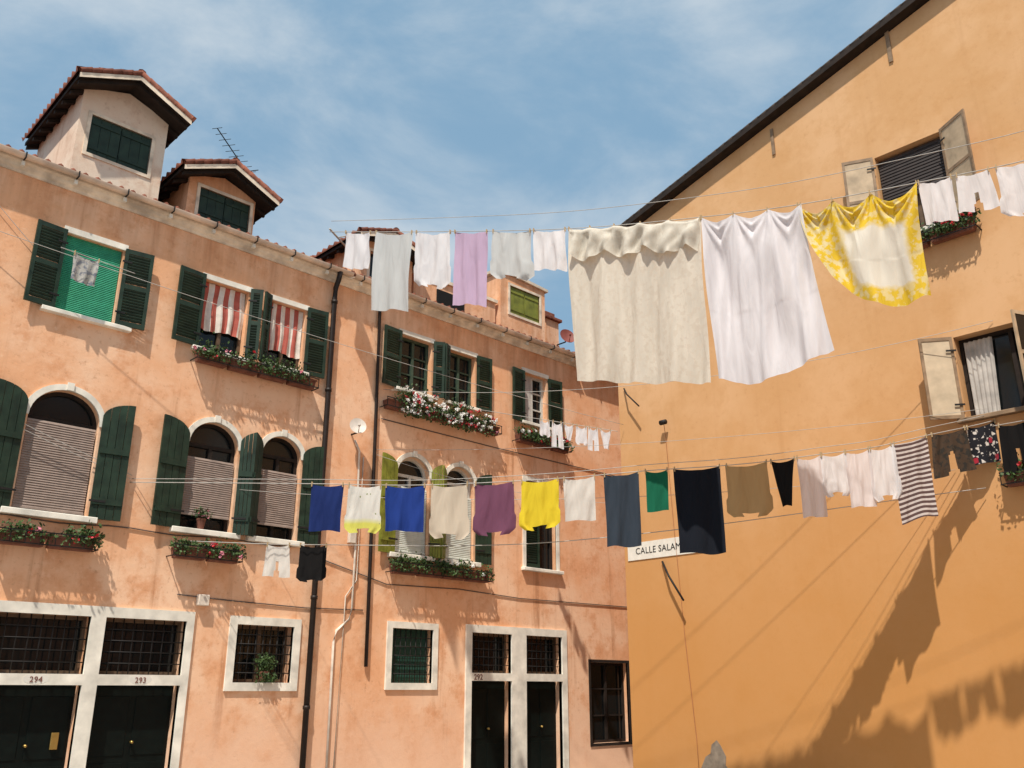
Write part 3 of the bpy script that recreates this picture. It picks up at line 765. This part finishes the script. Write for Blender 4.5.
# ================================================================== CLOTHES LINES
def herm(tab, d):
    if d <= tab[0][0]: return tab[0][1]
    for i in range(len(tab) - 1):
        x0, y0 = tab[i]; x1, y1 = tab[i + 1]
        if d <= x1:
            def sl(k):
                if k <= 0: return (tab[1][1] - tab[0][1]) / (tab[1][0] - tab[0][0])
                if k >= len(tab) - 1: return (tab[-1][1] - tab[-2][1]) / (tab[-1][0] - tab[-2][0])
                return (tab[k + 1][1] - tab[k - 1][1]) / (tab[k + 1][0] - tab[k - 1][0])
            h = x1 - x0; t = (d - x0) / h; m0, m1 = sl(i) * h, sl(i + 1) * h
            return (2 * t**3 - 3 * t**2 + 1) * y0 + (t**3 - 2 * t**2 + t) * m0 + (-2 * t**3 + 3 * t**2) * y1 + (t**3 - t**2) * m1
    return tab[-1][1]
class Line:
    def __init__(s, A, direction, tab):
        s.A = Vector((A[0], A[1], 0)); s.d = Vector((direction[0], direction[1], 0)).normalized(); s.tab = tab
        s.n = Vector((-s.d.y, s.d.x, 0))
        if s.n.dot(Vector((-1, -.6, 0))) < 0: s.n = -s.n
    def P(s, d, dz=0, off=0): return s.A + s.d * d + s.n * off + Vector((0, 0, herm(s.tab, d) + dz))
    def build(s, label, L, dz2=None):
        m = MB(); n = 60
        m.tube([tuple(s.P(L * i / n)) for i in range(n + 1)], .0065, WIRE, 6)
        if dz2: m.tube([tuple(s.P(L * i / n, dz2[0] + (dz2[1] - dz2[0]) * i / n, -.02)) for i in range(n + 1)], .005, WIRE, 6)
        o = m.obj('clothesline', origin=s.P(0)); tag(o, label, 'clothesline'); return o
UP = Line((8.45, 0), (3.95, -15.6), [(0, 10.32), (2.9, 9.50), (5.4, 8.84), (7.7, 8.38), (9.07, 8.17), (10.6, 8.03), (11.8, 7.95), (14, 7.97), (17.0, 8.2)])
LO = Line((5.24, 0), (9.02, -9.7), [(0, 4.76), (2.9, 4.70), (4.6, 4.66), (6.7, 4.74), (8, 4.84), (9.1, 4.90), (9.8, 4.96), (10.6, 5.06), (11.35, 5.15), (12.2, 5.33), (12.9, 5.47), (13.23, 5.55)])
UP.build('long sagging wire clothesline high across the courtyard', 17.0, (.25, .5))
LO.build('wire clothesline across the courtyard at mid height', 13.2, (.06, .12))

def wire(pts, label, r=.005, sag=.15, mat=WIRE):
    for A, B in pts:
        m = MB(); A, B = Vector(A), Vector(B); m.tube([tuple(A.lerp(B, i / 24) - Vector((0, 0, sag * 4 * (i / 24) * (1 - i / 24)))) for i in range(25)], r, mat, 5)
        o = m.obj('wire'); tag(o, label, 'wire')
wire([((2.0, -.02, 8.25), (14.2, -2.6, 6.95))], 'thin empty wire crossing the upper windows')
wire([((2.0, -.05, 5.85), (5.24, -.05, 4.80)), ((2.0, -.05, 5.95), (5.24, -.05, 4.86))], 'slack wire beside arched window', sag=.05)
wire([((9.9, -.03, 7.35), (14.24, -9.9, 7.1))], 'thin empty wire to the ochre wall', sag=.45)
wire([((2.4, -.05, 8.9), (3.5, -.05, 7.95))], 'short wire at the upper window', sag=.02)
wire([((9.8, -.05, 6.0), (14.24, -2.5, 5.3)), ((9.8, -.05, 6.1), (14.24, -9.6, 5.75))], 'thin slack wire toward the alley', sag=.2, r=.004)
wire([((7.0, -.05, 4.9), (14.24, -9.0, 4.9))], 'faint wire beside the low clothesline', sag=.3, r=.004)
br = MB(); br.tube([(9.3, .5, 10.35), (8.42, -.04, 10.36)], .02, WIRE, 8); br.tube([(9.3, .5, 10.75), (8.75, .15, 10.37)], .012, WIRE, 8)
o = br.obj('clothesline_bracket'); tag(o, 'pale metal bracket arm holding the high clothesline', 'bracket')

def cloth(name, label, line, d0, d1, h, mat, shape='rect', fold=.03, freq=2.5, pins=None, sag=.02, nu=18, nv=20, cat='laundry', seed=None,
          bottom=None, flare=0.0, lean=0.0, group='laundry hanging on the clotheslines', off0=0.0, parent=None, fine=1.0, vp=1.0):
    sd = seed if seed is not None else random.random() * 50
    W = d1 - d0; pins = pins or [0.02, .98]
    mb = MB(); uv = []; vs = []
    def prof(u, v):
        c = u - .5
        if shape == 'rect': k = 1 - .05 * math.sin(v * math.pi * .5)
        elif shape == 'tee':      # pegged by the hem, sleeves below
            k = .94 if v < .60 else (.94 + .09 * min(1, (v - .60) / .06) if v < .90 else 1.03 - .30 * (v - .90) / .10)
        elif shape == 'shirt':    # pegged at shoulders
            k = 1.0 if v < .3 else (1.0 - .16 * min(1, (v - .3) / .05))
        elif shape == 'shorts': k = .86 + .2 * v
        elif shape == 'tri': k = 1.0 - .62 * v ** .8
        else: k = 1
        return .5 + c * (k + flare * v ** vp)
    for j in range(nv + 1):
        v = j / nv
        for i in range(nu + 1):
            u = i / nu
            q = prof(u, v)
            hh = h * (bottom(u) if bottom else 1 + .02 * math.sin(u * 5 + sd))
            s = 0
            for a, b in zip(pins[:-1], pins[1:]):
                if a <= u <= b: t = (u - a) / (b - a); s = sag * 8 * t * (1 - t) * (b - a) * W / max(.3, W)
            x = d0 + W * (q + .010 * math.sin(v * 5 + sd) + lean * v ** vp)
            nz1 = noise.noise(Vector((u * freq * 1.7, v * 1.1, sd)))
            nz2 = noise.noise(Vector((u * freq * 4.2 + v * 1.5, v * 2.0, sd + 9)))
            off = fold * ((.35 + .65 * v) * math.sin(2 * math.pi * freq * (u + .06 * math.sin(3 * v + sd)) + sd) + 1.5 * nz1 + .9 * fine * nz2)
            mn, mi = min((abs(u - p_), p_) for p_ in pins)
            if v < .6 and nv > 40:
                ang = math.atan2((u - mi) * W, v * h + .03)
                off += fold * .55 * fine * math.sin(ang * 13 + sd) * math.exp(-v * 4) * min(1, v * 12)
            off *= min(1, .35 + v * 2.5 + mn * 2)
            zz = -hh * v - s * (1 - v) ** 2
            vs.append(tuple(line.P(x, -.005 + zz, off + off0 * min(1, v * 8 + .2)))); uv.append((u, v))
    fs = []
    for j in range(nv):
        for i in range(nu):
            u = (i + .5) / nu; v = (j + .5) / nv
            if shape == 'shorts' and v > .48 and abs(u - .5) < .05 + .10 * (v - .48): continue
            if shape == 'tee' and v > .94 and abs(u - .5) < .18: continue
            if shape == 'shirt' and v < .10 and abs(u - .5) < .14: continue
            fs.append((j * (nu + 1) + i, j * (nu + 1) + i + 1, (j + 1) * (nu + 1) + i + 1, (j + 1) * (nu + 1) + i))
    mb.add(vs, fs, mat, True); mb.uv = uv
    c = line.P((d0 + d1) / 2, -h)
    o = mb.obj(name, parent, recalc=False, origin=c)
    if parent: return o
    tag(o, label, cat, group)
    for p_ in pins:
        pm = MB(); x = d0 + W * prof(p_, 0)
        for sgn in (-1, 1):
            q = line.P(x, 0, sgn * .012)
            pm.box(q.x - .007, q.x + .007, q.y - .006, q.y + .006, q.z - .045, q.z + .03, PIN)
        pm.obj('clothespin', o)
    return o

CW = cloth_mat('white cotton', (.85, .83, .84), trans=.34, wr=.5); CW2 = cloth_mat('warm white cotton', (.76, .72, .66))
CL = cloth_mat('lilac cotton', (.60, .44, .60)); CG = cloth_mat('pale grey towel', (.62, .63, .62))
CBEI = cloth_mat('beige patterned sheet', (.74, .68, .58), 'floral', (.68, .61, .51), wr=.35)
CSH = cloth_mat('white lavender sheet', (.80, .78, .81), wr=.35)
CY = cloth_mat('yellow patterned sheet', (.80, .56, .05), 'sheetyellow', (.80, .76, .66), wr=.35)
CBL = cloth_mat('royal blue cotton', (.018, .045, .22), trans=.1); CNV = cloth_mat('navy blue cotton', (.014, .028, .12), trans=.1)
CWY = cloth_mat('white tee yellow hem', (.76, .74, .68), 'hem', (.70, .68, .14)); CCR = cloth_mat('cream cotton', (.66, .57, .45))
CPU = cloth_mat('plum cotton', (.17, .065, .11), trans=.12); CYE = cloth_mat('yellow cotton', (.80, .62, .04))
CSL = cloth_mat('dark slate towel', (.035, .045, .06), trans=.05); CGR = cloth_mat('green cotton', (.012, .13, .07), trans=.1)
CBK = cloth_mat('black blue towel', (.010, .012, .018), trans=.03); CTA = cloth_mat('tan cotton', (.48, .34, .17))
CBB = cloth_mat('black cotton', (.010, .009, .009), trans=.03); CPK = cloth_mat('pale pink cotton', (.86, .80, .80), trans=.38, wr=.5)
CST = cloth_mat('striped knit', (.64, .57, .54), 'stripe', (.12, .075, .07), trans=.15); CBR = cloth_mat('dark brown twill', (.07, .045, .03), 'floral', (.035, .03, .025), trans=.05)
CPT = cloth_mat('dark patterned cloth', (.02, .02, .025), 'check', (.65, .6, .55), trans=.1)
CPR = cloth_mat('pale printed cloth', (.58, .53, .50), 'floral', (.25, .25, .3))

# high line
cloth('pillowcase', 'small white cloth pegged on the high line', UP, .42, 1.08, .78, CW, fold=.03, sag=.02)
cloth('towel', 'long pale grey towel on the high line', UP, 1.2, 2.10, 1.6, CG, fold=.03, freq=2, sag=.03)
cloth('shirt', 'white shirt on the high line', UP, 2.15, 3.0, 1.1, CW, 'tee', fold=.03, sag=.03)
cloth('blouse', 'lilac sleeveless blouse on the high line', UP, 3.05, 3.76, 1.42, CL, 'rect', fold=.028, sag=.02, nv=32)
cloth('shirt', 'white short-sleeved shirt on the high line', UP, 3.84, 4.66, .9, CG, 'tee', fold=.03, sag=.02)
cloth('pillowcase', 'white pillowcase on the high line', UP, 4.68, 5.3, .74, CW, fold=.03)
bs = cloth('bed_sheet', 'large beige patterned sheet with gathered top band', UP, 5.36, 7.60, 2.62, CBEI, fold=.055, freq=3.6, sag=.06, nu=100, nv=90,
      pins=[0.0, .17, .36, .56, .78, 1.0], bottom=lambda u: 1.0, cat='sheet', seed=3.3)
cloth('flap', '', UP, 5.38, 7.58, .5, CBEI, fold=.05, freq=6.5, sag=.10, nu=100, nv=26, pins=[0.0, .17, .36, .56, .78, 1.0], seed=5.5, off0=.07, parent=bs,
      bottom=lambda u: .95 + .28 * abs(math.sin(u * 3.1 * math.pi + .4)) - .1 * math.sin(u * 3))
cloth('bed_sheet', 'large white sheet draped on the high line', UP, 7.58, 9.04, 2.64, CSH, fold=.06, freq=2.6, sag=.14, nu=90, nv=90,
      pins=[0.0, .34, .68, 1.0], flare=.12, lean=.10, bottom=lambda u: .97 + .03 * math.sin(min(1, u / .4) * math.pi / 2) - .17 * (max(0, u - .3) / .7) ** 1.2, cat='sheet', seed=8.1, fine=1.7)
cloth('bed_sheet', 'yellow patterned sheet with pale centre, draped', UP, 9.0, 10.54, 1.66, CY, fold=.065, freq=2.0, sag=.26, nu=90, nv=80,
      pins=[0.0, .30, .62, 1.0], flare=-.20, lean=.09, bottom=lambda u: .70 + .32 * math.sin(min(1, u / .6) * math.pi / 2) - (.12 * max(0, u - .65)), cat='sheet', seed=21.4, fine=1.8, vp=1.8)
cloth('underwear', 'small white garment on the high line', UP, 10.56, 10.96, .62, CW, 'rect', fold=.02)
cloth('underwear', 'white short garment on the high line', UP, 10.98, 11.42, .55, CW, 'shorts', fold=.015)
cloth('shirt', 'white vest at the end of high line', UP, 11.44, 12.05, .72, CW, 'tee', fold=.025)
# low line
low = [
 ('towel', 'royal blue cloth on the low line', 2.86, 3.36, .72, CNV, 'rect'),
 ('shirt', 'white printed shirt with yellow hem', 3.42, 3.96, .73, CWY, 'tee'),
 ('towel', 'bright royal blue cloth on the low line', 4.01, 4.62, .70, CBL, 'rect'),
 ('shirt', 'cream shirt on the low line', 4.70, 5.29, .82, CCR, 'tee'),
 ('shirt', 'plum coloured shirt on the low line', 5.36, 5.99, .80, CPU, 'tee'),
 ('shirt', 'bright yellow shirt on the low line', 6.06, 6.66, .75, CYE, 'tee'),
 ('towel', 'small white towel on the low line', 6.72, 7.20, .66, CW2, 'rect'),
 ('towel', 'long dark slate towel on the low line', 7.33, 7.86, 1.10, CSL, 'rect'),
 ('cloth', 'small green cloth on the low line', 7.95, 8.29, .62, CGR, 'rect'),
 ('towel', 'large black bath towel on the low line', 8.38, 9.08, 1.28, CBK, 'rect'),
 ('shirt', 'tan shirt on the low line', 9.14, 9.80, .80, CTA, 'tee'),
 ('vest', 'small black vest on the low line', 9.83, 10.19, .70, CBB, 'tri'),
 ('shirt', 'white long shirt on the low line', 10.22, 10.60, .92, CPK, 'rect'),
 ('underwear', 'white garment on the low line', 10.56, 10.97, .66, CW, 'tee'),
 ('shirt', 'pale pink shirt hanging on the low line', 10.93, 11.33, .86, CPK, 'rect'),
 ('shirt', 'white loose shirt on the low line', 11.27, 11.70, .82, CW, 'tee'),
 ('striped_shirt', 'long dark and white striped shirt', 11.62, 12.18, 1.2, CST, 'rect'),
 ('shorts', 'dark brown shorts on the low line', 12.2, 12.80, .66, CBR, 'shorts'),
 ('scarf', 'dark geometric patterned cloth near ochre wall', 12.78, 13.22, .60, CPT, 'rect'),
]
for i, (n_, lb, a, b, h, m_, sh_) in enumerate(low):
    big = h > 1; wh = m_ in (CW, CPK); sm = (b - a) < .42
    cloth(n_, lb, LO, a, b, h, m_, sh_, fold=.020 if wh else (.014 if sm else .022), freq=(2.2 if wh else (1.0 if sm else 1.4 + (i % 3) * .4)), sag=.03 if wh else .02, nv=26 if not big else 36, nu=26)
S3 = Line((6.2, -.05), (8.06, -9.45), [(0, 3.95), (2, 3.86), (6, 3.85), (12.35, 4.55)])
S3.build('thin lower clothesline with two small garments', 12.3)
cloth('underwear', 'small pale garment on the thin lower line', S3, 1.33, 1.76, .5, CW2, 'shorts', fold=.015)
cloth('vest', 'small black garment on the thin lower line', S3, 1.88, 2.34, .56, CBB, 'tee', fold=.015)
S4 = Line((12.4, -.1), (1.86, -2.3), [(0, 7.45), (1.5, 7.15), (2.95, 6.86)])
S4.build('short clothesline between house and alley corner', 2.95)
for i in range(6):
    a = 1.30 + i * .255
    cloth('small_garment', 'small white garment on the alley line', S4, a, a + .225 + .02 * (i % 2), .36 + .14 * (i % 3 == 1) + .06 * (i % 2), CW, ('tee', 'shorts', 'tri')[i % 3], fold=.018, freq=1.3, nu=14, nv=14, pins=[.1, .9], sag=.05)
S5 = Line((3.6, -.3), (1, 0), [(0, 8.12), (1.2, 8.06)])
S5.build('short line across the upper window', 1.15)
cloth('cloth', 'small printed cloth hanging before mint blind', S5, .2, .58, .45, CPR, 'rect', fold=.02)
S6 = Line((14.0, -9.72), (0, -1), [(0, 5.40), (1.5, 5.38)])
S6.build('short line under the ochre house window', 1.5)
cloth('trousers', 'dark trousers under the ochre window', S6, .03, .50, .75, CBB, 'shorts', fold=.012)

# ================================================================== LIGHT
D = Vector((1, .66, -2.0)).normalized()
sun = bpy.data.lights.new('sun', 'SUN'); sun.energy = 5.0; sun.angle = math.radians(.8); sun.color = (1, .94, .84)
so = bpy.data.objects.new('sun', sun); COL.objects.link(so); so.rotation_mode = 'QUATERNION'; so.rotation_quaternion = D.to_track_quat('-Z', 'Y'); so.location = (-10, -20, 30)
el = math.asin(-D.z); rot = math.atan2(-D.x, -D.y)
w = bpy.data.worlds.new('World'); sc.world = w; w.use_nodes = True
N = w.node_tree.nodes; L = w.node_tree.links; bg = N['Background']
sky = N.new('ShaderNodeTexSky'); sky.sky_type = 'NISHITA'; sky.sun_disc = False; sky.sun_elevation = el; sky.sun_rotation = rot % (2 * math.pi)
sky.dust_density = 2.5; sky.air_density = 1.0; sky.ozone_density = 1.2
tc = N.new('ShaderNodeTexCoord'); mp = N.new('ShaderNodeMapping'); mp.inputs['Scale'].default_value = (1, 1, 1.9); mp.inputs['Rotation'].default_value = (.3, .2, .5)
L.new(tc.outputs['Generated'], mp.inputs[0])
n1 = N.new('ShaderNodeTexNoise'); n1.inputs['Scale'].default_value = 3.0; n1.inputs['Detail'].default_value = 9; n1.inputs['Roughness'].default_value = .58; n1.inputs['Distortion'].default_value = .35
L.new(mp.outputs[0], n1.inputs['Vector'])
mr = N.new('ShaderNodeMapRange'); mr.inputs[1].default_value = .40; mr.inputs[2].default_value = .74; mr.inputs[4].default_value = .8; mr.interpolation_type = 'SMOOTHSTEP'
L.new(n1.outputs[0], mr.inputs[0])
hz = N.new('ShaderNodeMix'); hz.data_type = 'RGBA'; hz.inputs[0].default_value = .78; L.new(sky.outputs[0], hz.inputs[6]); hz.inputs[7].default_value = (2.0, 3.4, 4.7, 1)
mx = N.new('ShaderNodeMix'); mx.data_type = 'RGBA'; L.new(mr.outputs[0], mx.inputs[0]); L.new(hz.outputs[2], mx.inputs[6]); mx.inputs[7].default_value = (4.8, 5.3, 5.7, 1)
L.new(mx.outputs[2], bg.inputs[0]); bg.inputs[1].default_value = .135

# ================================================================== CAMERA
cam = bpy.data.cameras.new('camera'); co = bpy.data.objects.new('camera', cam); COL.objects.link(co)
cam.sensor_width = 36; cam.lens = 900 / 1024 * 36; cam.clip_end = 2000; cam.clip_start = .05
co.location = (0, -14, 1.7)
pt = math.radians(18.8); az = math.radians(43.9)
fwd = Vector((math.sin(az) * math.cos(pt), math.cos(az) * math.cos(pt), math.sin(pt)))
co.rotation_mode = 'QUATERNION'; co.rotation_quaternion = fwd.to_track_quat('-Z', 'Y')
sc.camera = co
sc.view_settings.view_transform = 'Standard'; sc.view_settings.look = 'None'; sc.view_settings.exposure = 0
